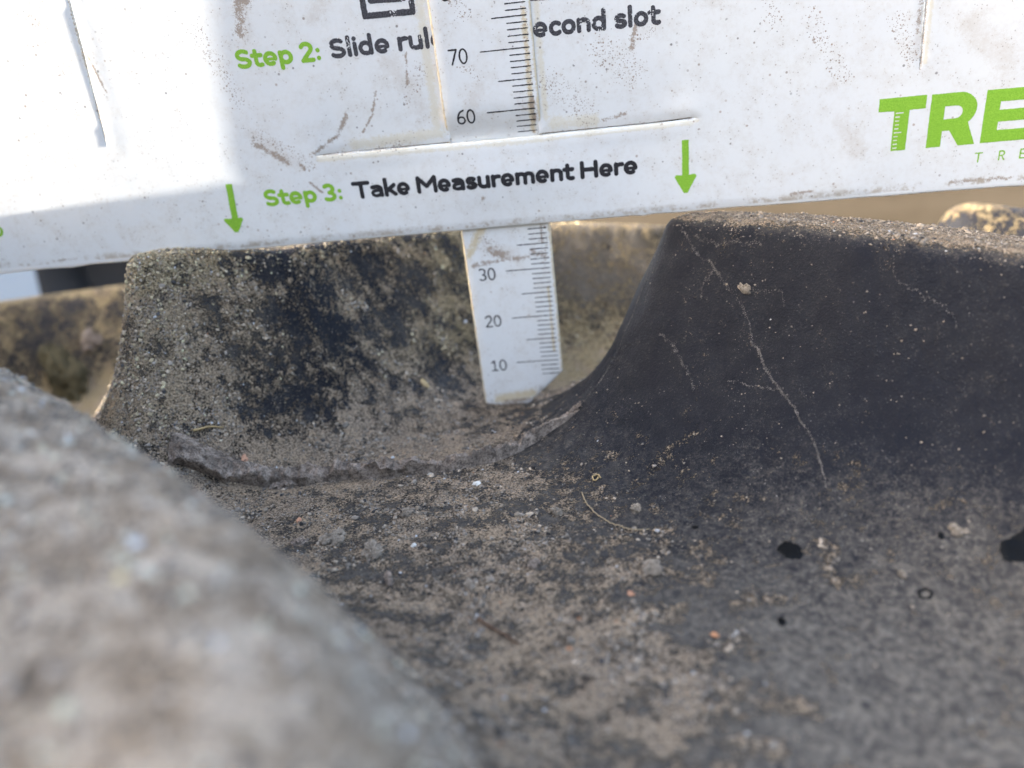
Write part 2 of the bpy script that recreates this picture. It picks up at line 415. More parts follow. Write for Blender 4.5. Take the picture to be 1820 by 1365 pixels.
for i, (p, w_, h_) in enumerate(VEINS):
    r = np.random.default_rng(900 + i); c = resample(p, .05); q = np.linspace(0, 1, len(c))
    c = c + np.stack([fbm(q * 60, q * 0 + i, 3.0, 700 + i, 3), fbm(q * 60, q * 0 + i + 40, 3.0, 720 + i, 3)], -1) * .30
    w = np.interp(q, np.linspace(0, 1, len(w_)), w_); den = np.clip(.75 + 1.1 * fbm(q * 60, q * 0 + 7, 4.0, 740 + i, 3), .12, 1)
    rep = np.repeat(np.arange(len(c)), 4 if i not in (3, 4, 6, 7, 8) else 2 if i != 7 else 1); keep = r.uniform(0, 1, len(rep)) < den[rep]; rep = rep[keep]
    xy = c[rep] + r.normal(0, .11, (len(rep), 2)) * w[rep][:, None]
    v, f = grains_at(xy[:, 0], xy[:, 1], np.clip(r.lognormal(math.log(.105), .42, len(rep)), .05, .34), r)
    mesh_obj("mud_vein", v, f, VEIN_M, tyre, smooth=False)
r = np.random.default_rng(77); c = resample(SEAM, .05); rep = np.repeat(np.arange(len(c)), 3)
xy = c[rep] + (np.array([0, .55]) + r.normal(0, 1, (len(rep), 2)) * np.array([.6, .75])) * np.linspace(1.6, .6, len(rep))[:, None]
zz_ = 1.1 * np.exp(-np.abs(r.normal(0, .6, len(rep))))
v, f = grains_at(xy[:, 0], xy[:, 1], np.clip(r.lognormal(math.log(.30), .45, len(rep)), .1, 1.0), r)
v[:, 2] += np.repeat(np.linspace(1.9, .6, len(rep)) * np.exp(-((xy[:, 1] - c[rep][:, 1]) / 1.4) ** 2) * .8, 6)
mesh_obj("mould_seam", v, f, MUD, tyre, smooth=False)

# ------------------------------------------------------------------ crumbs, straw, fibres and oil drops lying on the tyre
def ico(sub=1):
    t = (1 + 5 ** .5) / 2
    v = [(-1, t, 0), (1, t, 0), (-1, -t, 0), (1, -t, 0), (0, -1, t), (0, 1, t), (0, -1, -t), (0, 1, -t), (t, 0, -1), (t, 0, 1), (-t, 0, -1), (-t, 0, 1)]
    f = [(0, 11, 5), (0, 5, 1), (0, 1, 7), (0, 7, 10), (0, 10, 11), (1, 5, 9), (5, 11, 4), (11, 10, 2), (10, 7, 6), (7, 1, 8), (3, 9, 4), (3, 4, 2), (3, 2, 6), (3, 6, 8), (3, 8, 9), (4, 9, 5), (2, 4, 11), (6, 2, 10), (8, 6, 7), (9, 8, 1)]
    v = [np.array(a) / np.linalg.norm(a) for a in v]
    for _ in range(sub):
        c = {}; g = []
        def mid(a, b):
            key = (min(a, b), max(a, b))
            if key not in c:
                p = v[a] + v[b]; v.append(p / np.linalg.norm(p)); c[key] = len(v) - 1
            return c[key]
        for a, b, d in f:
            e, h, i = mid(a, b), mid(b, d), mid(d, a); g += [(a, e, i), (b, h, e), (d, i, h), (e, h, i)]
        f = g
    return np.array(v), np.array(f)
ICO1, ICF1 = ico(1); ICO2, ICF2 = ico(2); ICO0, ICF0 = ico(0)

def frame(n):
    n = np.asarray(n, float); a = np.array([1.0, 0, 0]) if abs(n[0]) < .8 else np.array([0, 1.0, 0])
    t = np.cross(n, a); t /= np.linalg.norm(t); return t, np.cross(n, t), n

def crumb(name, x, y, size, mat, label, cat, seed, lobes=5, flat=.6, stretch=(1, 1), ang=0.0, lift=.25):
    """an irregular lump: several noisy lobes grown together, resting on the rubber"""
    r = np.random.default_rng(seed); z, n = surf(x, y); t, b2, nn = frame(n[0])
    ca, sa = math.cos(ang), math.sin(ang); t, b2 = t * ca + b2 * sa, b2 * ca - t * sa
    vs = []; fs = []; k = 0
    for i in range(lobes):
        c = r.normal(0, .42, 3) * np.array([stretch[0], stretch[1], .3]) if i else np.zeros(3)
        s_ = r.uniform(.45, .8) if i else .8
        v = ICO2 * (1 + .30 * r.normal(0, 1, (len(ICO2), 1)) * .5 + .25 * np.sin(ICO2 @ r.normal(0, 3, (3, 1)) + r.uniform(0, 6)))
        v = (v * s_ * np.array([stretch[0], stretch[1], flat]) + c) * size / 2
        v = v + np.array([0, 0, size * flat * lift])
        vs.append(v); fs.append(ICF2 + k); k += len(v)
    v = np.concatenate(vs); o = v[:, :1] * t + v[:, 1:2] * b2 + v[:, 2:] * nn
    ob = mesh_obj(name, o, np.concatenate(fs), mat, None, smooth=False)
    ob.location = Vector((x, y, float(z[0]))) * S
    return tag(ob, label, cat, {'crumb': 'mud crumbs lying on the tyre', 'chip': 'stone chips lying on the tyre', 'clod': 'mud clods on the tyre'}.get(cat))

def flake_mat(name, col, rough=.6):
    k = NT(name); P = k.obj(); n = k.noise(P, 2500, 3)
    k.out(Base_Color=k.mix(n, tuple(.6 * a for a in col), tuple(min(1, 1.25 * a) for a in col)), Roughness=rough, Normal=k.bump(n, .5, .0003)); return k.m
M_ORANGE = flake_mat("orange_chip", (.42, .22, .13)); M_PALE = flake_mat("pale_flake", (.45, .42, .36)); M_WHITE = flake_mat("white_flake", (.55, .54, .50))
M_STRAW = flake_mat("straw", (.34, .24, .11), .7); M_FIBRE = flake_mat("plant_fibre", (.26, .20, .12), .8); M_TWIG = flake_mat("dark_twig", (.10, .055, .03), .8)

for i, a in enumerate([
    ("mud_crumb", 32.3, -29.1, 1.7, CRUMB, "tan mud crumb stuck where the veins meet on the right lug", "crumb", 6, .4, (1.5, .7), .6),
    ("mud_clod", -47.9, -32.9, 3.6, MUD, "ragged mud clod hanging over the front of the mud seam", "clod", 8, .6, (1.1, .9), .2),
    ("stone_chip", -22.2, -33.6, 1.25, M_PALE, "yellowish flat chip just below the middle of the seam", "chip", 2, .4, (1.3, .8), .1),
    ("stone_chip", -13.4, -39.1, 1.7, M_WHITE, "pale translucent flake on dark floor right of centre", "chip", 2, .25, (1, .9), .5),
    ("stone_chip", -41.4, -47.2, 1.3, M_ORANGE, "orange stone chip on the dusty floor below the mud clod", "chip", 2, .5, (1.1, .8), .1),
    ("stone_chip", -56.9, -29.2, 1.2, M_ORANGE, "small reddish chip on top of the seam's left end", "chip", 2, .5, (1.6, .7), .1),
    ("stone_chip", -20.7, -57.9, .9, M_WHITE, "tiny white chip in the middle of the groove floor", "chip", 2, .6, (1, .9), 1.0),
    ("mud_crumb", -22.6, -66.2, 1.7, MUD, "dark elongated mud crumb lying below the white chip", "crumb", 4, .5, (2.3, .7), .4),
    ("mud_crumb", 51.8, -66.1, 1.5, CRUMB, "lone tan crumb on bare floor beside the largest black drop", "crumb", 5, .6, (1, 1), .4),
    ("mud_crumb", 12.0, -51.4, 1.6, CRUMB, "sandy crumb right of the curved plant fibre", "crumb", 6, .4, (1.3, .9), .4),
    ("mud_crumb", 12.9, -66.1, 2.4, CRUMB, "wide flat patch of sandy crumbs below the plant fibre", "crumb", 9, .28, (1.3, 1), .3),
    ("stone_chip", 9.8, -72.1, 1.0, M_ORANGE, "orange grain in the lower middle of the groove floor", "chip", 2, .6, (1.2, .9), .8),
    ("mud_crumb", 43.5, -70.5, .9, CRUMB, "tiny beige crumb above the small black ring drop", "crumb", 4, .6, (1.3, .9), .5),
    ("leaf_scrap", -28.3, -.9, 1.7, M_STRAW, "tear shaped brown scrap on lug wall left of the ruler", "leaf scrap", 2, .3, (1.4, .7), .6),
    ("mud_crumb", -33.5, -54.2, 2.2, CRUMB, "crumbly grey clump under the orange chip", "crumb", 9, .4, (1.3, 1), .2),
    ("mud_crumb", -26.2, -59.4, 2.6, CRUMB, "largest crumbly clump left of the tiny white chip", "crumb", 10, .38, (1.3, .9), .1),
    ("mud_crumb", -38.9, -54.9, 1.8, MUD, "brown clump near the blurred lug's edge", "crumb", 7, .5, (1.2, 1), .7),
    ("mud_crumb", -3.0, -65.0, 1.5, MUD, "brown crumb at the centre of the floor with black specks", "crumb", 6, .5, (1, 1), .9),
    ("mud_crumb", -11.1, -68.6, 1.5, CRUMB, "grey crumb halfway between elongated crumb and twig", "crumb", 6, .4, (1.4, 1), .3),
    ("mud_crumb", .1, -50.5, 1.8, CRUMB, "beige crumb left of the upper end of the plant fibre", "crumb", 7, .5, (.9, .9), .3),
    ("mud_crumb", -23.7, -47.4, 1.9, CRUMB, "flat grey crumb patch above the tiny white chip", "crumb", 8, .3, (1.4, .8), .2),
    ("mud_clod", -147, 60, 11, rough_dirt_material("olive_mud", (.040, .034, .018), (.10, .085, .048), .35), "big blurred dark mud clod on floor far left", "clod", 8, .45, (1.5, .9), .3),
    ("mud_clod", -140, 65.4, 5, MUD, "small blurred reddish clod above the big clod", "clod", 5, .5, (1.2, .9), .1),
]):
    crumb(a[0], a[1], a[2], a[3], a[4], a[5], a[6], 300 + i, a[7], a[8], a[9], a[10])

def strand(name, path, r, mat, label, cat, lift=.15, taper=.5, seg=6, wob=.05):
    """a thin tube following the rubber"""
    c = resample(path, .3 if r < .3 else .6); z, n = surf(c[:, 0], c[:, 1])
    L_ = len(c); u = np.linspace(0, 1, L_)
    p = np.c_[c, z] + n * (r + lift * np.sin(u * math.pi)[:, None]) + wob * np.random.default_rng(L_).normal(0, 1, (L_, 3))
    t = np.gradient(p, axis=0); t /= np.linalg.norm(t, axis=1, keepdims=True)
    b1 = np.cross(t, n); b1 /= np.linalg.norm(b1, axis=1, keepdims=True); b2 = np.cross(b1, t)
    a = np.arange(seg) / seg * 2 * math.pi; rr = r * (1 - taper * u)
    v = p[:, None] + rr[:, None, None] * (np.cos(a)[None, :, None] * b1[:, None] + np.sin(a)[None, :, None] * b2[:, None])
    J = np.arange(L_ * seg).reshape(L_, seg); K = np.roll(J, -1, 1)
    f = np.stack([J[:-1], K[:-1], K[1:], J[1:]], -1).reshape(-1, 4)
    fl = [tuple(int(i) for i in q) for q in f] + [tuple(int(i) for i in J[0][::-1]), tuple(int(i) for i in J[-1])]
    return tag(mesh_obj(name, v.reshape(-1, 3), fl, mat), label, cat)
strand("straw", [(-65.1, -29.6), (-63, -27.8), (-60.9, -26.4)], .28, M_STRAW, "short golden straw above the left end of the mud seam", "straw", .1)
strand("twig", [(-9.3, -76.1), (-6.8, -78.6), (-3.8, -81.0)], .24, M_TWIG, "thin dark red twig lying in the lower groove floor", "twig", .1)
strand("plant_fibre", [(3.9, -44.8), (4.6, -48.6), (5.9, -51.9), (8.0, -55.1), (10.8, -57.0), (13.5, -56.7)], .13, M_FIBRE, "long curved plant fibre on floor before the right lug", "fibre", .25, .4)
th = np.linspace(0, 2.2 * math.pi, 16)
strand("plant_curl", [(6.3 + (.7 - .03 * i) * math.cos(a), -41.4 + (.7 - .03 * i) * 1.4 * math.sin(a)) for i, a in enumerate(th)], .16, M_STRAW, "tiny curled tan tendril above the plant fibre's start", "tendril", .1, .2)

k = NT("black_oil"); k.out(Base_Color=(.0015, .0018, .002), Roughness=k.ramp(k.noise(k.obj(), 900, 2), .3, .7, .35, .6), Specular_IOR_Level=.10); OIL = k.m
def drop(x, y, rx, ry, label, seed, ring=False):
    r = np.random.default_rng(seed); m = 80; a = np.arange(m) / m * 2 * math.pi
    e = 1 + .10 * np.sin(2 * a + r.uniform(0, 6)) + .06 * np.sin(5 * a + r.uniform(0, 6)) + .05 * np.sin(11 * a + r.uniform(0, 6)) * r.uniform(.3, 1, m)
    rad = [0, .25, .5, .72, .88, 1.0]; hh = [.10, .10, .10, .10, .09, -.05] if not ring else [-.06, -.06, -.02, .10, .09, -.05]
    px = [x]; py = [y]; h = [hh[0]]
    for q, hz in zip(rad[1:], hh[1:]):
        px += list(x + rx * q * e * np.cos(a)); py += list(y + ry * q * e * np.sin(a)); h += [hz] * m
    px = np.array(px); py = np.array(py); z, n = surf(px, py)
    P = np.c_[px, py, z] + n * np.array(h)[:, None]
    f = [(0, 1 + i, 1 + (i + 1) % m) for i in range(m)]
    for q in range(4):
        o = 1 + q * m; f += [(o + i, o + m + i, o + m + (i + 1) % m, o + (i + 1) % m) for i in range(m)]
    return tag(mesh_obj("oil_drop", P, f, OIL), label, "oil drop", "black oil drops on the groove floor")
drop(31.2, -64.6, 1.55, 1.7, "round black oil drop below the long mud vein", 1)
drop(45.2, -73.2, .85, .95, "small black ring shaped drop with a dull middle, lower right", 2, True)
drop(59.0, -69.3, 3.7, 1.9, "largest black oil drop cut by the photo's right edge", 3)
drop(27.2, -77.5, .6, .8, "smudged black drop below the round oil drop", 4)
drop(49.7, -66.1, .4, .45, "tiny black drop beside the lone tan crumb", 5)
drop(19.8, -57.5, .45, .35, "tiny black drop just right of the plant fibre's end", 6)

# ------------------------------------------------------------------ loose grit
k = NT("grit"); ca = k.attr("tone").outputs['Color']
k.out(Base_Color=ca, Roughness=.85, Specular_IOR_Level=.25); GRIT = k.m
QX = V[Q]; QC = np.cross(QX[:, 2] - QX[:, 0], QX[:, 3] - QX[:, 1]); QA = .5 * np.linalg.norm(QC, axis=1); QM = QX.mean(1)
QN = NRM.reshape(-1, 3)[Q].mean(1); QN /= np.linalg.norm(QN, axis=1, keepdims=True)
QD, QF, QL = (A.ravel()[Q].mean(1) for A in (DUST, FILM, CLAY)); QH = HS.reshape(len(LUGS), -1)[:, Q].mean(2)
def scatter(name, count, box, prob, size, seed, label, facets, bright=1.0):
    """count grains, spread over the rubber in proportion to area x prob"""
    r = np.random.default_rng(seed)
    p = QA * np.clip(prob(QM[:, 0], QM[:, 1], QM[:, 2], QN, QD, QF, QH, QL), 0, 9)
    p *= (QM[:, 0] > box[0]) & (QM[:, 0] < box[1]) & (QM[:, 1] > box[2]) & (QM[:, 1] < box[3]); p /= p.sum()
    i = r.choice(len(Q), count, p=p); u, v = r.uniform(0, 1, (2, count, 1))
    pos = (QX[i, 0] * (1 - u) + QX[i, 1] * u) * (1 - v) + (QX[i, 3] * (1 - u) + QX[i, 2] * u) * v
    x, y, z = pos.T; n = QN[i]; cl = QL[i]; N = count
    BV, BF = facets; s_ = size(r, N)
    t = np.cross(n, r.normal(0, 1, (N, 3))); t /= np.linalg.norm(t, axis=1, keepdims=True); b2 = np.cross(n, t)
    sh = r.uniform(.6, 1.2, (N, 3)); sh[:, 2] *= .75
    loc = BV[None] * (1 + r.uniform(-.32, .32, (N, len(BV), 1))) * sh[:, None] * s_[:, None, None] / 2
    P = np.stack([x, y, z], -1)[:, None] + loc[..., :1] * t[:, None] + loc[..., 1:2] * b2[:, None] + (loc[..., 2:] + s_[:, None, None] * .12) * n[:, None]
    F = (BF[None] + (np.arange(N) * len(BV))[:, None, None]).reshape(-1, 3)
    o = mesh_obj(name, P.reshape(-1, 3), F, GRIT, None, smooth=False)
    u = r.uniform(0, 1, N)
    tone = np.empty((N, 4)); tone[:, 3] = 1
    grey = r.uniform(.07, .20, N)[:, None] * np.array([1.15, .99, .82])
    tan = r.uniform(.11, .30, N)[:, None] * np.array([1.2, .98, .74]); clay = r.uniform(.15, .38, N)[:, None] * np.array([1, .84, .55])
    dark = r.uniform(.015, .05, N)[:, None] * np.array([1, .95, .95]); quartz = r.uniform(.30, .5, N)[:, None] * np.array([1, .98, .95]); orange = np.array([[.42, .2, .1]])
    c = np.where((u < .5)[:, None], grey, tan); c = np.where((r.uniform(0, 1, N) < cl)[:, None], clay, c)
    c = np.where((u > .92)[:, None], dark, c); c = np.where((u > .982)[:, None], quartz, c); c = np.where((u > .998)[:, None], orange, c)
    tone[:, :3] = np.minimum(c * bright, .42); attr(o, "tone", np.repeat(tone, len(BV), 0), 'FLOAT_COLOR')
    print(name, N)
    return tag(o, label, "grit", kind='stuff')
OCT = (np.array([(1, 0, 0), (-1, 0, 0), (0, 1, 0), (0, -1, 0), (0, 0, 1), (0, 0, -1)], float),
       np.array([(0, 2, 4), (2, 1, 4), (1, 3, 4), (3, 0, 4), (2, 0, 5), (1, 2, 5), (3, 1, 5), (0, 3, 5)]))
def p_fine(x, y, z, n, du, fi, hs, cl):
    c = smoothstep(.42, .72, fbm(x, y + .7 * z, 3.5, 401, 3) * .5 + .5)
    return (.025 + .975 * smoothstep(.15, .75, du)) * (.25 + .75 * c)
scatter("loose_grit", 110000, (-104, 78, -135, 34), p_fine, lambda r, N: np.clip(r.lognormal(math.log(.21), .42, N), .08, .6), 11,
        "fine sandy grit scattered over the rubber of the tyre", OCT)
def p_coarse(x, y, z, n, du, fi, hs, cl):
    c = smoothstep(.54, .72, fbm(x, y, 5, 431, 3) * .5 + .5); lay = smoothstep(.5, .9, n[:, 2])
    return (.003 + .9 * c * smoothstep(.22, .6, du)) * lay
scatter("loose_crumbs", 6500, (-95, 70, -125, 30), p_coarse, lambda r, N: np.clip(r.lognormal(math.log(.42), .40, N), .2, 1.2), 12,
        "coarser sandy crumbs lying in clusters on the groove floor", (ICO0, ICF0))
def p_caked(x, y, z, n, du, fi, hs, cl):
    c = smoothstep(.40, .66, fbm(x, y + .7 * z, 4, 451, 3) * .5 + .5)
    return smoothstep(4, 12, hs[1]) * smoothstep(.45, .75, du) * (.15 + .85 * c) + .25 * smoothstep(33, 37, hs[1])
scatter("caked_grit", 20000, (-100, 40, -45, 50), p_caked, lambda r, N: np.clip(r.lognormal(math.log(.33), .42, N), .15, 1.1), 13,
        "grit caked on the wall of the lug behind the ruler", (ICO0, ICF0), 1.25)
def p_crest(x, y, z, n, du, fi, hs, cl):
    return smoothstep(35.5, 37.6, hs[0]) * (.25 + smoothstep(.5, .7, fbm(x, y, 4, 471, 3) * .5 + .5))
scatter("crest_grit", 3200, (20, 90, -75, 5), p_crest, lambda r, N: np.clip(r.lognormal(math.log(.20), .42, N), .1, .7), 14,
        "grit along the worn crown of the lug right of the ruler", (ICO0, ICF0))
def p_near(x, y, z, n, du, fi, hs, cl):
    return smoothstep(10, 24, hs[2]) * (.3 + smoothstep(.45, .7, fbm(x, y, 7, 491, 2) * .5 + .5))
scatter("blurred_grit", 4200, (-110, 10, -150, -40), p_near, lambda r, N: np.clip(r.lognormal(math.log(.5), .35, N), .25, 1.1), 15,
        "blurred pale grit on the lug nearest the viewer", (ICO0, ICF0), 1.7)

# ------------------------------------------------------------------ flat plates with slots (card and ruler); local x right, y up, z towards the viewer
LEAN = math.radians(104)
def offset_loop(P, r):
    """move a closed loop by r to its left-hand side"""
    P = np.asarray(P, float); a = np.roll(P, 1, 0); b = np.roll(P, -1, 0)
    e1 = P - a; e2 = b - P; e1 /= np.linalg.norm(e1, axis=1, keepdims=True); e2 /= np.linalg.norm(e2, axis=1, keepdims=True)
    n1 = np.stack([-e1[:, 1], e1[:, 0]], -1); n2 = np.stack([-e2[:, 1], e2[:, 0]], -1)
    m = n1 + n2; m /= np.linalg.norm(m, axis=1, keepdims=True)
    return P + m * (r / np.maximum((m * n1).sum(1), .45))[:, None]
def dens(P, step):
    P = [np.array(p, float) for p in P]; out = []
    for i, p in enumerate(P):
        q = P[(i + 1) % len(P)]; k = max(1, int(np.linalg.norm(q - p) / step + .5))
        out += [p + (q - p) * j / k for j in range(k)]
    return np.array(out)
def plate(name, outline, holes, thick, bev, warp, mat, parent, grid=1.5, step=1.4):
    """outline counter-clockwise, holes clockwise: the material is always on the left"""
    loops = [dens(outline, step)] + [dens(h, .8) for h in holes]
    levels = [(bev, 0.0), (bev * .30, -bev * .30), (0.0, -bev), (0.0, -thick)]
    rings = [[offset_loop(L, o * (1 if i == 0 else .3)) if o else L for i, L in enumerate(loops)] for o, _ in levels]
    drop_ = np.concatenate([np.full(len(L), 1 if i == 0 else .3) for i, L in enumerate(loops)])
    def cdt(ls, n):
        vs = []; es = []
        for L in ls:
            k = len(vs); vs += [Vector(p) for p in L]; es += [(k + i, k + (i + 1) % len(L)) for i in range(len(L))]
        nb = len(vs); allp = np.array([p for L in ls for p in L])
        gx, gy = np.meshgrid(np.arange(outline_min[0], outline_max[0], grid), np.arange(outline_min[1], outline_max[1], grid))
        g = np.stack([gx.ravel(), gy.ravel()], -1) + .13
        ins = sd_poly(g[:, 0], g[:, 1], ls[0]) < -.5
        for L in ls[1:]: ins &= sd_poly(g[:, 0], g[:, 1], L) > .5
        vs += [Vector(p) for p in g[ins]]
        ov, oe, of, orig, _, _ = geometry.delaunay_2d_cdt(vs, es, [], 0, 1e-5)
        ov = np.array([tuple(v) for v in ov]); of = np.array([f for f in of])
        c = ov[of].mean(1)
        ok = sd_poly(c[:, 0], c[:, 1], ls[0]) < 0
        for L in ls[1:]: ok &= sd_poly(c[:, 0], c[:, 1], L) > 0
        idx = {}
        for i, o in enumerate(orig):
            for q in o: idx[q] = i
        return ov, of[ok], [idx[i] for i in range(nb)]
    P = np.array(outline, float); outline_min, outline_max = P.min(0), P.max(0)
    fv, ff, fid = cdt(rings[0], 0); bv, bf, bid = cdt(rings[3], 0)
    area = np.cross(fv[ff[:, 1]] - fv[ff[:, 0]], fv[ff[:, 2]] - fv[ff[:, 0]]) if False else ((fv[ff[:, 1]] - fv[ff[:, 0]])[:, 0] * (fv[ff[:, 2]] - fv[ff[:, 0]])[:, 1] - (fv[ff[:, 1]] - fv[ff[:, 0]])[:, 1] * (fv[ff[:, 2]] - fv[ff[:, 0]])[:, 0])
    ff = np.where((area < 0)[:, None], ff[:, ::-1], ff)
    ab = ((bv[bf[:, 1]] - bv[bf[:, 0]])[:, 0] * (bv[bf[:, 2]] - bv[bf[:, 0]])[:, 1] - (bv[bf[:, 1]] - bv[bf[:, 0]])[:, 1] * (bv[bf[:, 2]] - bv[bf[:, 0]])[:, 0])
    bf = np.where((ab > 0)[:, None], bf[:, ::-1], bf)
    V_ = [np.c_[fv, warp(fv[:, 0], fv[:, 1])], np.c_[bv, warp(bv[:, 0], bv[:, 1]) - thick]]
    F_ = [tuple(int(i) for i in f) for f in ff] + [tuple(int(i) + len(fv) for i in f) for f in bf]
    k = len(fv) + len(bv); base_ids = [fid, None, None, [i + len(fv) for i in bid]]
    for lv in (1, 2):
        q = np.concatenate(rings[lv]); V_.append(np.c_[q, warp(q[:, 0], q[:, 1]) + levels[lv][1] * drop_])
        base_ids[lv] = list(range(k, k + len(q))); k += len(q)
    s0 = 0
    for L in loops:
        n = len(L)
        for lv in range(3):
            A, B = base_ids[lv], base_ids[lv + 1]
            for i in range(n):
                j = (i + 1) % n
                F_.append((A[s0 + i], B[s0 + i], B[s0 + j], A[s0 + j]))
        s0 += n
    return mesh_obj(name, np.concatenate(V_), F_, mat, parent)

def gs(v, c, w): return np.exp(-((v - c) / w) ** 2)
def card_warp(x, t):
    x = np.asarray(x, float); t = np.asarray(t, float)
    n = .62 * gs(x, -7.5, 15) * gs(t, 48.5, 6.0)
    inr = smoothstep(-41, -34, x) * smoothstep(28.5, 23, x)
    n = n - .28 * inr * (t > 55.38) * gs(t, 55.4, 7)
    n = n + .16 * inr * gs(t, 54.2, .9) * (t < 55.4)
    n = n + .25 * gs(x, 25.5, 3.0) * gs(t, 57.2, 1.2)
    xs_ = -78.4 + (t - 60.7) * .074
    n = n + smoothstep(58, 63, t) * (.10 * gs(x, xs_ + 1.3, 1.1))
    n = n + smoothstep(58, 62, t) * (.08 * gs(x, 65.4, 1.0))
    return n + .25 * np.sin(x * .021 + .6) * np.sin(t * .043 + .3) + .02 * vnoise(x, t, 9, 71)
def rule_n(x, t):
    t = np.asarray(t, float)
    return -.72 + 1.35 * smoothstep(54.6, 61.0, t) + .0 * np.asarray(x) + .12 * np.sin(t * .06)

def seg_mask(k, X_, Y_, a, b, w):
    ax, ay = a; bx, by = b; dx, dy = bx - ax, by - ay; L2 = max(dx * dx + dy * dy, 1e-6)
    px = k.add(X_, -ax); py = k.add(Y_, -ay)
    t = k.math('ADD', k.mul(px, dx / L2), k.mul(py, dy / L2), clamp=True)
    ex = k.add(px, k.mul(t, -dx)); ey = k.add(py, k.mul(t, -dy))
    d = k.math('SQRT', k.add(k.mul(ex, ex), k.mul(ey, ey)))
    return k.ramp(d, w, 0.0)
def union(k, ms):
    r = ms[0]
    for m in ms[1:]: r = k.math('MAXIMUM', r, m)
    return r
def plastic(name, brown, yellow, specks, soft, edge_band=None, ycol=(.66, .60, .46), ya=.62):
    k = NT(name); P = k.obj()
    sep = k.n("ShaderNodeSeparateXYZ", {'Vector': P}).outputs; X_ = k.mul(sep[0], 1000.0); Y_ = k.mul(sep[1], 1000.0)
    n0 = k.noise(P, 45, 3); n1 = k.noise(P, 260, 4, .6); n2 = k.noise(P, 1300, 4, .7); n3 = k.noise(P, 4200, 2, .6)
    white = k.mix(k.ramp(n0, .3, .7), (.705, .71, .708), (.735, .735, .72))
    c = k.mix(k.ramp(k.add(k.mul(n1, .6), k.mul(n2, .4)), .42, .66, 0, .42), white, (.60, .565, .515))
    # long shallow scuffs
    st = k.n("ShaderNodeMapping", {'Vector': P, 'Scale': (900.0, 2600.0, 1.0), 'Rotation': (0, 0, .5)}).outputs[0]
    c = k.mix(k.ramp(k.noise(st, 1.0, 2), .66, .78, 0, .30), c, (.55, .53, .50))
    rg = k.add(k.mul(k.add(n1, -.5), 1.4), k.add(k.mul(k.add(n2, -.5), 2.4), k.mul(k.add(n3, -.5), 2.2)))
    if soft:
        m = union(k, [seg_mask(k, X_, Y_, *s_) for s_ in soft]); c = k.mix(k.mul(k.ramp(k.add(m, k.mul(rg, .5)), .25, 1.2), .30), c, (.50, .43, .36))
    if yellow:
        m = union(k, [seg_mask(k, X_, Y_, *s_) for s_ in yellow]); c = k.mix(k.mul(k.ramp(k.add(m, k.mul(rg, .55)), .30, 1.0), ya), c, ycol)
    if brown:
        m = union(k, [seg_mask(k, X_, Y_, *s_) for s_ in brown]); c = k.mix(k.mul(k.ramp(k.add(m, rg), .50, 1.0), .85), c, k.mix(n3, (.20, .145, .105), (.42, .33, .26)))
    if edge_band:
        lo, hi = edge_band
        b_ = k.mul(k.ramp(Y_, lo, lo + .25), k.ramp(Y_, hi, lo + .4))
        c = k.mix(k.mul(b_, k.ramp(k.add(n1, k.mul(k.add(n2, -.5), .8)), .42, .68, .05, .85)), c, (.42, .36, .29))
        c = k.mix(k.ramp(Y_, lo + .1, lo - .2, 0, .7), c, (.84, .835, .82))
    # specks
    def spk(scale, thr, r0, dens_mask=None, ch=0):
        vo = k.n("ShaderNodeTexVoronoi", {'Vector': k.n("ShaderNodeVectorMath", {0: P, 1: (1, 1, 0)}, operation='MULTIPLY').outputs[0], 'Scale': scale}, voronoi_dimensions='2D')
        cc = k.n("ShaderNodeSeparateColor", {'Color': vo.outputs['Color']}).outputs
        pick = k.ramp(k.add(cc[ch], dens_mask) if dens_mask is not None else cc[ch], thr, thr + .02)
        sz = k.mul(k.ramp(cc[1], 0, 1, .45, 1.0), r0)
        return k.mul(pick, k.ramp(k.math('SUBTRACT', vo.outputs['Distance'], sz), .06, -.06)), cc[2]
    m1, cv = spk(1100.0, .955, .24, k.ramp(n0, .35, .75, -.05, .05))
    c = k.mix(k.mul(m1, .72), c, k.mix(cv, (.06, .05, .05), (.38, .28, .21)))
    m2, cv = spk(2600.0, .94, .30, k.ramp(n1, .35, .75, -.06, .06))
    c = k.mix(k.mul(m2, .6), c, k.mix(cv, (.10, .085, .08), (.45, .36, .29)))
    if specks:
        m = union(k, [seg_mask(k, X_, Y_, *s_) for s_ in specks])
        for sc_, r0 in ((1700.0, .27), (3300.0, .30)):
            m3, cv = spk(sc_, 1.02, r0, k.mul(k.ramp(k.add(m, k.mul(k.add(n2, -.5), .8)), .1, 1.0), .42), 2)
            c = k.mix(k.mul(m3, .85), c, k.mix(cv, (.05, .04, .04), (.33, .24, .18)))
    h = k.add(k.mul(n1, .5), k.mul(n2, .35))
    k.out(Base_Color=c, Roughness=k.ramp(n1, .3, .7, .38, .55), Specular_IOR_Level=.4, Normal=k.bump(h, .12, .0004))
    return k.m

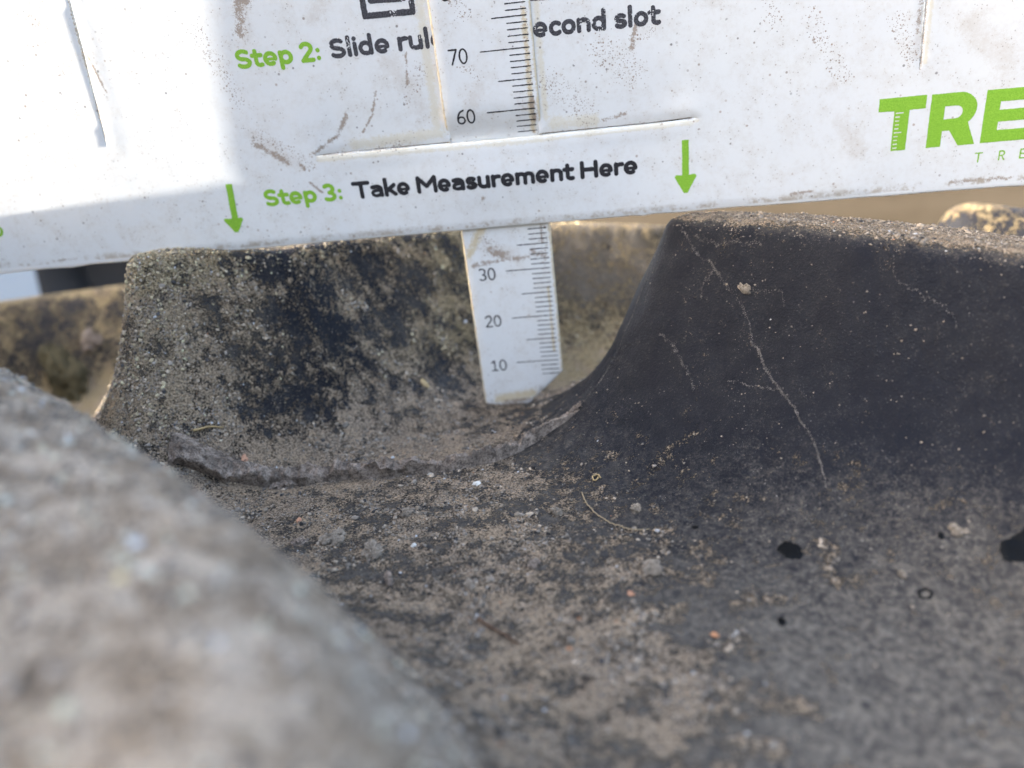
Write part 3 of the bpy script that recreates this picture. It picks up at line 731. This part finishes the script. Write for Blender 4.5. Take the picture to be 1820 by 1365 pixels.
CARD_M = plastic("white_card_plastic",
    brown=[((-45.6, 90), (-46.6, 82), 2.6), ((-47.2, 83), (-48.6, 77.5), 2.2), ((-51.2, 58.6), (-45.8, 54.8), 1.2), ((-43.4, 54.0), (-43.0, 53.0), .7), ((-42.5, 50.6), (-40.6, 48.6), .5),
           ((-40.5, 55.9), (-35.5, 58.6), .8), ((-35.5, 58.6), (-33.4, 61.8), .8), ((-31.0, 58.6), (-28.6, 61.6), .45), ((-28.6, 61.6), (-27.4, 65.2), .55),
           ((63.6, 74), (63.4, 66), .8), ((-10.8, 45.0), (-10.9, 44.8), .75), ((11.5, 56.6), (15.5, 57.4), .8), ((17, 68), (18, 72), .8), ((44.5, 40.6), (48, 40.8), .6), ((82, 40.0), (72, 40.2), .8),
           ((-97, 39.9), (-92, 40.1), .5), ((-21, 71), (-21.6, 66), .55), ((-76.6, 77), (-75.2, 70), .45), ((46.8, 66.3), (46.9, 66.1), .5), ((-76.2, 90), (-78.2, 62), .42), ((-39, 55.4), (27, 55.4), .28), ((64.0, 90), (64.5, 60), .35)],
    yellow=[((-33, 56.6), (-17, 57.2), 2.0), ((-17.6, 57), (-17.4, 84), 1.7), ((3, 57), (10, 56.8), 2.4), ((1.8, 58), (1.8, 86), 1.0), ((-40, 54.6), (1, 54.4), .9), ((1, 54.4), (27, 54.7), .6), ((-76.4, 84), (-77.9, 63), .8), ((-40, 55.05), (28, 55.05), .5), ((65.1, 74), (65.2, 61), .7)],
    specks=[((12.5, 68), (17, 64), 5.0), ((20, 70.5), (17, 69), 2.0), ((-84.2, 82.3), (-83.6, 81.4), 1.9), ((-82.1, 73.9), (-82.0, 73.8), 1.3), ((-49.6, 64.9), (-49.5, 64.8), 1.2), ((3, 64), (9, 58), 4.0), ((46, 70), (52, 60), 3.0),
            ((-50, 60), (-42, 54), 3.0), ((-22, 64), (-19, 68), 3.0), ((60, 68), (63, 62), 3.0), ((38, 80), (40, 70), 3), ((-56, 78), (-52, 66), 3), ((-29, 55.6), (-24, 56.2), 1.2)],
    soft=[((50.6, 58.6), (50.4, 58.2), 1.6), ((52, 52.6), (56, 47), 3.2), ((63.8, 76), (63.6, 62), 1.6), ((-24, 70), (-20, 62), 4.0), ((72, 66), (78, 60), 5.0), ((-51, 60), (-44, 54), 3.2), ((-46, 88), (-48, 78), 3.4), ((36, 84), (30, 74), 4), ((-36, 78), (-32, 84), 3)],
    edge_band=(39.3, 40.9))
RULE_M = plastic("white_ruler_plastic",
    brown=[((-14.4, 31.7), (-9.5, 32.2), 1.2), ((-10.8, 34.4), (-8.4, 33.0), 1.9), ((-9, 32.3), (-4, 32.5), .9), ((-3.2, 33.6), (-.6, 32.4), 1.4), ((-.9, 38.6), (-.9, 35.2), .55), ((-.2, 58), (-.4, 62), .9), ((-11.5, .9), (-7, 1.1), 1.0), ((-15, .4), (-8, .3), .7)],
    yellow=[((.84, 8), (.84, 90), .8), ((-.6, 56), (-.4, 76), 1.0), ((-15.9, 0), (-15.9, 90), .45), ((-13, 1.6), (-6, 2.6), 2.2), ((-.6, 12), (-.6, 26), .5), ((-15, 34), (-12, 39), 1.8)],
    specks=[((-12.4, 36.5), (-9, 33.5), 3.0), ((-12, 68), (-9, 66), 1.3), ((-1, 30), (-.6, 42), 1.2), ((-13, 80), (-10, 76), 2.5), ((-.3, 55), (-.3, 80), .9)],
    soft=[((-13, 36), (-7, 33), 3.4), ((-12, 2), (-5, 3), 3.2), ((-9, 64), (-12, 60), 3.0)], ycol=(.58, .47, .28), ya=.8)

card = empty("measuring_card"); card.rotation_euler = (LEAN, 0, 0)
tag(card, "white plastic tread depth card with green arrows, standing across two lugs", "card")
rule = empty("slide_ruler"); rule.rotation_euler = (LEAN, 0, 0)
tag(rule, "narrow white millimetre ruler threaded through the card down to the floor", "ruler")

bx = np.arange(-116, 108.1, 2.0); bt = 39.0 - .85 * ((bx + 8) / 100) ** 2 + .07 * vnoise(bx, bx * 0 + 3, 5, 91) + .04 * vnoise(bx, bx * 0, 2.1, 93) - .28 * np.exp(-((bx + 93) / 1.2) ** 2) - .15 * np.exp(-((bx - 18) / .9) ** 2)
outline = [(float(a), float(b)) for a, b in zip(bx, bt)] + [(110, 40), (110, 104), (107, 107), (-115, 107), (-118, 104), (-118, 40)]
slot = [(-40.5, 55.35), (-38, 55.47), (-15.5, 55.50), (-15.5, 61), (.3, 61), (.3, 55.44), (20, 55.46), (26.6, 55.72), (28.2, 55.4), (24, 55.22), (.3, 55.15), (-15.5, 55.2)]
slitL = [(-78.5, 60.6), (-78.42, 63), (-77.2, 78), (-75.6, 98), (-75.2, 98), (-76.75, 78), (-78.1, 63)]
slitR = [(64.45, 59.6), (64.2, 62), (63.95, 72), (63.8, 98), (64.2, 98), (64.35, 72), (64.55, 62)]
def clockwise(P):
    a = sum(P[i - 1][0] * P[i][1] - P[i][0] * P[i - 1][1] for i in range(len(P))); return P if a < 0 else P[::-1]
plate("card_sheet", outline, [clockwise(h) for h in (slot, slitL, slitR)], 1.0, .34, card_warp, CARD_M, card)
r_out = [(-15.75, .0), (-7.3, .05), (-6.4, .45), (.62, 7.1), (.84, 7.6), (.84, 100), (-16.03, 100), (-16.03, .3)]
plate("ruler_strip", r_out, [], .85, .24, rule_n, RULE_M, rule, grid=1.6, step=1.2)

# ------------------------------------------------------------------ printing: strokes rasterised to a flat mesh 0.02 mm above the plastic
def arc(cx, cy, rx, ry, a0, a1, n=14):
    return [(cx + rx * math.cos(math.radians(a0 + (a1 - a0) * i / n)), cy + ry * math.sin(math.radians(a0 + (a1 - a0) * i / n))) for i in range(n + 1)]
b_ = .09; xh = .64
GL = {
    'T': (.75, [[(.06, .91), (.69, .91)], [(.375, .91), (.375, b_)]]),
    'a': (.58, [[(.10, .60)] + arc(.27, .46, .20, .175, 115, 0, 8) + [(.47, b_)], [.85, (.47, .40), (.28, .395)] + arc(.26, .235, .17, .155, 90, 270, 10) + [(.38, .105), (.47, .22)]]),
    'k': (.55, [[(.10, 1.0), (.10, b_)], [(.45, xh), (.14, .33)], [(.22, .41), (.48, b_)]]),
    'e': (.60, [[.72, (.12, .345), (.47, .345)], [(.485, .345)] + arc(.29, .37, .195, .285, -4, 300, 22)]),
    'M': (.90, [[(.10, b_), (.10, .91), (.45, .40), (.80, .91), (.80, b_)]]),
    's': (.50, [arc(.26, .505, .155, .135, 40, 270, 12) + arc(.25, .225, .165, .14, 90, -145, 12)]),
    'S': (.63, [arc(.32, .70, .21, .21, 40, 270, 14) + arc(.31, .285, .225, .2, 90, -145, 14)]),
    'u': (.58, [[(.10, xh), (.10, .28)] + arc(.28, .27, .18, .185, 180, 360, 10) + [(.46, xh)], [(.46, .3), (.46, b_)]]),
    'r': (.40, [[(.10, xh), (.10, b_)], [(.10, .40)] + arc(.30, .43, .20, .20, 180, 75, 8)]),
    'm': (.84, [[(.10, xh), (.10, b_)], arc(.26, .45, .16, .185, 180, 0, 10) + [(.42, b_)], arc(.58, .45, .16, .185, 180, 0, 10) + [(.74, b_)]]),
    'n': (.57, [[(.10, xh), (.10, b_)], arc(.28, .45, .18, .185, 180, 0, 10) + [(.46, b_)]]),
    't': (.42, [[(.17, .86), (.17, .25)] + arc(.31, .24, .14, .155, 180, 295, 8), [(.04, .62), (.37, .62)]]),
    'H': (.78, [[(.10, b_), (.10, .91)], [(.66, b_), (.66, .91)], [(.10, .51), (.66, .51)]]),
    'd': (.58, [[(.46, 1.0), (.46, b_)], arc(.27, .36, .19, .275, 0, 360, 20)]),
    'p': (.58, [[(.10, xh), (.10, -.20)], arc(.29, .36, .19, .275, 0, 360, 20)]),
    'o': (.57, [arc(.285, .36, .19, .275, 0, 360, 20)]),
    'c': (.47, [arc(.28, .36, .19, .275, 50, 310, 16)]),
    'l': (.225, [[(.11, 1.0), (.11, b_)]]),
    'i': (.225, [[(.11, xh), (.11, b_)], [(.11, .895), (.11, .905)]]),
    ':': (.28, [[(.14, .12), (.14, .13)], [(.14, .54), (.14, .55)]]),
    ' ': (.25, []),
    '0': (.56, [arc(.28, .5, .205, .44, 0, 360, 24)]),
    '1': (.56, [[(.10, .74), (.29, .92), (.29, .06)], [(.12, .06), (.46, .06)]]),
    '2': (.56, [arc(.27, .70, .19, .24, 155, -35, 12) + [(.09, .06), (.48, .06)]]),
    '3': (.56, [arc(.25, .715, .19, .225, 135, -85, 12) + arc(.25, .27, .21, .215, 85, -135, 12)]),
    '6': (.56, [arc(.28, .29, .20, .23, 0, 360, 20), [(.085, .30)] + arc(.46, .33, .375, .61, 180, 92, 10)]),
    '7': (.56, [[(.07, .94), (.49, .94), (.19, .06)]]),
    '8': (.56, [arc(.28, .28, .20, .22, 0, 360, 20), arc(.28, .72, .175, .21, 0, 360, 20)]),
    'R': (.66, [[(.10, b_), (.10, .91), (.34, .91)] + arc(.34, .70, .2, .21, 90, -90, 8) + [(.10, .49)], [(.32, .49), (.55, b_)]]),
    'E': (.60, [[(.52, .91), (.10, .91), (.10, b_), (.52, b_)], [(.10, .5), (.46, .5)]]),
}
def text_strokes(s, x, base_, cap, width=None, track=0.0):
    tot = sum(GL[c][0] + track for c in s) - track
    sx = width / tot if width else cap
    out = []
    for c in s:
        w, st = GL[c]
        out += [[q if isinstance(q, float) else (x + q[0] * sx, base_ + q[1] * cap) for q in p] for p in st]
        x += (w + track) * sx
    return out
def print_mesh(name, mat, parent, nfun, strokes=(), rad=.25, polys=(), holes=(), cell=.06, rough=.025, worn=0.0, seed=0, lift=.022):
    pts = [p for s_ in list(strokes) + list(polys) for p in s_ if not isinstance(p, float)]
    x0 = min(p[0] for p in pts) - rad - .2; x1 = max(p[0] for p in pts) + rad + .2
    y0 = min(p[1] for p in pts) - rad - .2; y1 = max(p[1] for p in pts) + rad + .2
    gx = np.arange(x0, x1 + cell, cell); gy = np.arange(y0, y1 + cell, cell)
    XX, YY = np.meshgrid(gx, gy); D = np.full(XX.shape, 9.0)
    for s_ in strokes:
        rf = rad
        if isinstance(s_[0], float): rf, s_ = rad * s_[0], s_[1:]
        for a, b in zip(s_[:-1], s_[1:]):
            ia = max(0, int((min(a[0], b[0]) - rad - .2 - x0) / cell)); ib = int((max(a[0], b[0]) + rad + .2 - x0) / cell) + 2
            ja = max(0, int((min(a[1], b[1]) - rad - .2 - y0) / cell)); jb = int((max(a[1], b[1]) + rad + .2 - y0) / cell) + 2
            px = XX[ja:jb, ia:ib] - a[0]; py = YY[ja:jb, ia:ib] - a[1]; dx, dy = b[0] - a[0], b[1] - a[1]
            t = np.clip((px * dx + py * dy) / max(dx * dx + dy * dy, 1e-9), 0, 1)
            D[ja:jb, ia:ib] = np.minimum(D[ja:jb, ia:ib], np.hypot(px - t * dx, py - t * dy) - rf)
    for p in polys: D = np.minimum(D, sd_poly(XX, YY, p))
    for p in holes: D = np.maximum(D, -sd_poly(XX, YY, p))
    D = D + rough * vnoise(XX, YY, .16, 501 + seed) + .02 * vnoise(XX, YY, .5, 503 + seed)
    if worn: D = D + np.maximum(0, vnoise(XX, YY, .17, 511 + seed) * .6 + vnoise(XX, YY, 1.4, 513 + seed) * .5 + worn - 1) * 2
    ny_, nx_ = D.shape; I_ = np.arange(ny_ * nx_).reshape(ny_, nx_)
    cs = np.stack([I_[:-1, :-1], I_[:-1, 1:], I_[1:, 1:], I_[1:, :-1]], -1).reshape(-1, 4)
    dv = D.ravel(); neg = dv[cs] < 0; cnt = neg.sum(1)
    full = cs[cnt == 4]; part = cs[(cnt > 0) & (cnt < 4)]
    xy = np.stack([XX.ravel(), YY.ravel()], -1)
    vid = {}; verts = []
    def vert(i):
        if ('v', i) not in vid: vid[('v', i)] = len(verts); verts.append(xy[i])
        return vid[('v', i)]
    def evert(i, j):
        key = (min(i, j), max(i, j))
        if key not in vid:
            t = dv[i] / (dv[i] - dv[j]); vid[key] = len(verts); verts.append(xy[i] + (xy[j] - xy[i]) * t)
        return vid[key]
    faces = []
    for q in full.tolist(): faces.append(tuple(vert(i) for i in q))
    for q in part.tolist():
        f = []
        for a in range(4):
            i, j = q[a], q[(a + 1) % 4]
            if dv[i] < 0: f.append(vert(i))
            if (dv[i] < 0) != (dv[j] < 0): f.append(evert(i, j))
        if len(f) >= 3: faces.append(tuple(f))
    v = np.array(verts)
    return mesh_obj(name, np.c_[v, nfun(v[:, 0], v[:, 1]) + lift], faces, mat, parent, smooth=True)

def ink(name, a, b, gl=.45):
    k = NT(name); P = k.obj(); n = k.noise(P, 5200, 2, .6)
    k.out(Base_Color=k.mix(k.ramp(n, .3, .7), a, b), Roughness=gl, Specular_IOR_Level=.35); return k.m
GREEN = ink("green_ink", (.19, .40, .030), (.28, .52, .055)); BLACK = ink("black_ink", (.010, .010, .013), (.035, .035, .042)); FADED = ink("worn_black_ink", (.012, .012, .016), (.10, .10, .115))
def P_(*a, **kw): return print_mesh(*a, **kw)
cw = card_warp
P_("lettering", GREEN, card, cw, text_strokes("Step 2:", -50.7, 71.4, 3.0, 15.3), .365, seed=1)
P_("lettering", FADED, card, cw, text_strokes("Slide rule", -34.05, 71.45, 3.05, 20.3), .37, worn=.47, seed=2, rough=.03)
P_("lettering", FADED, card, cw, text_strokes("second slot", -1.4, 71.3, 3.05, 23.3), .37, worn=.42, seed=3, rough=.03)
P_("lettering", GREEN, card, cw, text_strokes("Step 3:", -51.9, 46.95, 3.05, 15.2), .365, seed=4)
P_("lettering", BLACK, card, cw, text_strokes("Take Measurement Here", -34.85, 46.85, 3.08, 52.3), .385, seed=5, rough=.02)
for tipx, sx0, sx1, top_, neck, hw in ((-58.75, -58.42, -57.2, 51.75, 45.2, 1.9), (25.8, 25.2, 26.4, 51.97, 45.75, 1.95)):
    sl_ = (tipx - .5 * (sx0 + sx1)) * .6
    P_("arrow", GREEN, card, cw, polys=[[(sx0, top_), (sx1, top_), (sx1 + sl_, neck), (tipx + hw - .3, neck + .12), (tipx + hw, neck - .25), (tipx + .35, 42.5), (tipx - .35, 42.5), (tipx - hw, neck - .25), (tipx - hw + .3, neck + .12), (sx0 + sl_, neck)]], rad=.1, seed=6, rough=.03)
TL = [(58.42, 55.72), (66.2, 55.7), (66.2, 53.48), (63.58, 53.46), (63.55, 46.68), (61.1, 46.7), (61.05, 53.44), (58.43, 53.55)]
ticks = []
for i in range(10):
    y = 53.0 - i * .66; L_ = 1.25 if i % 5 == 0 else .7
    ticks.append([(61.35, y), (61.35 + L_, y), (61.35 + L_, y + .2), (61.35, y + .2)])
RL = [(67.0, 46.66), (67.0, 55.63)] + [(71.4, 55.62)] + arc(71.6, 52.75, 3.1, 2.87, 90, -52, 12) + [(75.1, 46.6), (72.35, 46.62), (70.6, 49.3), (69.4, 49.3), (69.4, 46.66)]
RH = [(69.4, 51.3), (69.4, 53.45), (71.3, 53.45)] + arc(71.35, 52.38, 1.05, 1.07, 90, -90, 8)
EL = [(76.0, 46.62), (75.97, 55.5), (83.5, 55.4), (83.5, 53.35), (78.45, 53.4), (78.45, 52.05), (83.0, 52.0), (83.0, 50.0), (78.5, 50.05), (78.5, 48.65), (83.6, 48.6), (83.6, 46.6)]
P_("logo_letter", GREEN, card, cw, polys=[TL], holes=ticks, rad=.1, seed=7, rough=.02)
P_("logo_letter", GREEN, card, cw, polys=[RL], holes=[RH], rad=.1, seed=8, rough=.02)
P_("logo_letter", GREEN, card, cw, polys=[EL], rad=.1, seed=9, rough=.02)
for ch, x in (("T", 75.45), ("R", 79.45), ("E", 82.95)):
    P_("lettering", GREEN, card, cw, text_strokes(ch, x, 43.25, 1.85), .12, seed=10, rough=.03, cell=.05)
P_("emblem", GREEN, card, cw, strokes=[arc(-106.2, 46.95, 1.25, 1.0, 0, 360, 24), arc(-106.2, 46.95, .45, .4, 0, 360, 12)], rad=.28, seed=11)
P_("icon", FADED, card, cw, strokes=[[(-26.85, 77.45), (-18.75, 77.35), (-18.75, 85), (-26.85, 85), (-26.85, 77.45)], [(-25.5, 79.75), (-20.1, 79.5)], [(-24.2, 80.6), (-24.2, 82.4), (-21.4, 82.4), (-21.4, 80.5)]], rad=.5, seed=12, rough=.05, worn=.55)
P_("icon", FADED, card, cw, strokes=[[(-1.0, 77.55), (8.6, 77.1), (8.6, 85), (-1.0, 85), (-1.0, 77.55)]], rad=.5, seed=13, rough=.05)
# ruler scale
st = []
for t in range(7, 96):
    L_ = 8.3 if t % 10 == 0 else 5.75 if t % 5 == 0 else 3.35
    st.append([(0.0, t), (-L_, t)])
P_("scale_mark", BLACK, rule, rule_n, st, .095, seed=14, rough=.03, cell=.05)
for t in (10, 20, 30, 60, 70, 80):
    P_("numeral", BLACK, rule, rule_n, text_strokes(str(t), -13.85, t - 1.66, 2.6, 3.45), .145, seed=15, rough=.02, cell=.05)

# ------------------------------------------------------------------ what lies behind: ground, two blurred things, and an added out-of-view panel that shades card and tyre
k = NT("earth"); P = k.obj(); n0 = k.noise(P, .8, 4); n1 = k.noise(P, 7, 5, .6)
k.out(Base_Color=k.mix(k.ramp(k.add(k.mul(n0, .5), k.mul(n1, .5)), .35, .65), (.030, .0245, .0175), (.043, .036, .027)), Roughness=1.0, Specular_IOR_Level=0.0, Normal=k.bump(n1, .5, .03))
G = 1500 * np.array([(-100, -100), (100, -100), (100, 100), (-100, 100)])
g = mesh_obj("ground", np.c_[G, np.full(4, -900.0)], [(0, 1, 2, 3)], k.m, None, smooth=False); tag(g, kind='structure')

def ray_at(u, v, d):
    q = RCW.T @ np.array([(u - 910) / 1502.3, (v - 682.5) / 1502.3, 1.0]); return CAM + q * d
def lathe(name, prof, mat, parent=None, seg=48, axis_='Z'):
    a = np.arange(seg) / seg * 2 * math.pi; pr = np.array(prof, float); m = len(pr)
    v = np.stack([pr[:, :1] * np.cos(a), pr[:, :1] * np.sin(a), np.repeat(pr[:, 1:], seg, 1)], -1)
    if axis_ == 'Y': v = v[..., [0, 2, 1]] * np.array([1, -1, 1])
    J = np.arange(m * seg).reshape(m, seg); K = np.roll(J, -1, 1)
    f = np.stack([J[:-1], K[:-1], K[1:], J[1:]], -1).reshape(-1, 4)
    return mesh_obj(name, v.reshape(-1, 3), f, mat, parent)
k = NT("black_rubber_far"); k.out(Base_Color=(.010, .010, .011), Roughness=.8); FAR = k.m
k = NT("pale_drum_plastic"); k.out(Base_Color=(.62, .68, .72), Roughness=.5); PALE = k.m
c = ray_at(222, 470, 620)
w = empty("dark_gap_tyre", c); w.rotation_euler = (0, 0, math.radians(20))  # unidentified dark gap, built here in the shape of a tyre
tag(w, "black tyre shape standing for the dark gap left of the caked lug", "tyre")
th = np.linspace(0, 2 * math.pi, 25)
lathe("tyre_casing", [(60 + 34 * math.cos(a), 40 * math.sin(a)) for a in th], FAR, w, axis_='Y')
lathe("wheel_disc", [(0.5, -14), (16, -16), (22, -8), (46, -6), (52, -18), (54, 18), (46, 6), (0.5, 6)], FAR, w, axis_='Y')
c = ray_at(-90, 440, 1500)
d = empty("plastic_drum", (c[0], c[1], -900))
tag(d, "pale blurred plastic drum at the photo's left edge behind the tyre", "drum")
zt = 900 + c[2] + 120
lathe("drum_body", [(0.5, 0), (190, 0), (200, 15), (200, zt * .33), (207, zt * .35), (200, zt * .37), (200, zt * .66), (207, zt * .68), (200, zt * .70), (200, zt - 20), (188, zt), (0.5, zt)], PALE, d)
lathe("drum_lid", [(0.5, zt + 3), (194, zt + 3), (197, zt + 12), (190, zt + 20), (30, zt + 20), (28, zt + 34), (0.5, zt + 34)], PALE, d)

k = NT("grey_shade_panel"); k.out(Base_Color=(.42, .42, .42), Roughness=.5); PANEL_M = k.m
mo = [(-225, 34), (-43, 34), (-39, 26), (-27, 14), (-4.3, 32), (-10.5, 45), (-26, 77.3), (-27.7, 81), (-28.7, 85), (-35.9, 111.7), (-63.6, 213), (-225, 213)]  # added unseen panel, notched to leave one sunlit patch on the card
n = len(mo); v = [(-125, a, b) for a, b in mo] + [(-128, a, b) for a, b in mo]
f = [tuple(range(n)), tuple(range(2 * n - 1, n - 1, -1))] + [(i, i + n, (i + 1) % n + n, (i + 1) % n) for i in range(n)]
# rear wing added to keep the sun off the far-left lug
wing = [((-126.5, -2), 25, 33), ((-190, 20), 16, 70), ((-262, 28), -60, 100), ((-264, 230), -60, 100)]
for (px, py), z0, z1 in wing:
    v += [(px, py, z0), (px, py, z1), (px - 2, py - 2.5, z0), (px - 2, py - 2.5, z1)]
b0 = 2 * n
for i in range(len(wing) - 1):
    p, q = b0 + 4 * i, b0 + 4 * i + 4
    f += [(p, q, q + 1, p + 1), (p + 2, p + 3, q + 3, q + 2), (p + 1, q + 1, q + 3, p + 3), (p, p + 2, q + 2, q)]
f += [(b0, b0 + 1, b0 + 3, b0 + 2), (b0 + 12, b0 + 14, b0 + 15, b0 + 13)]
tag(mesh_obj("shade_panel", v, f, PANEL_M, None, smooth=False), "added grey panel out of view, cut to shade tyre and card from low sun", "shade_panel")
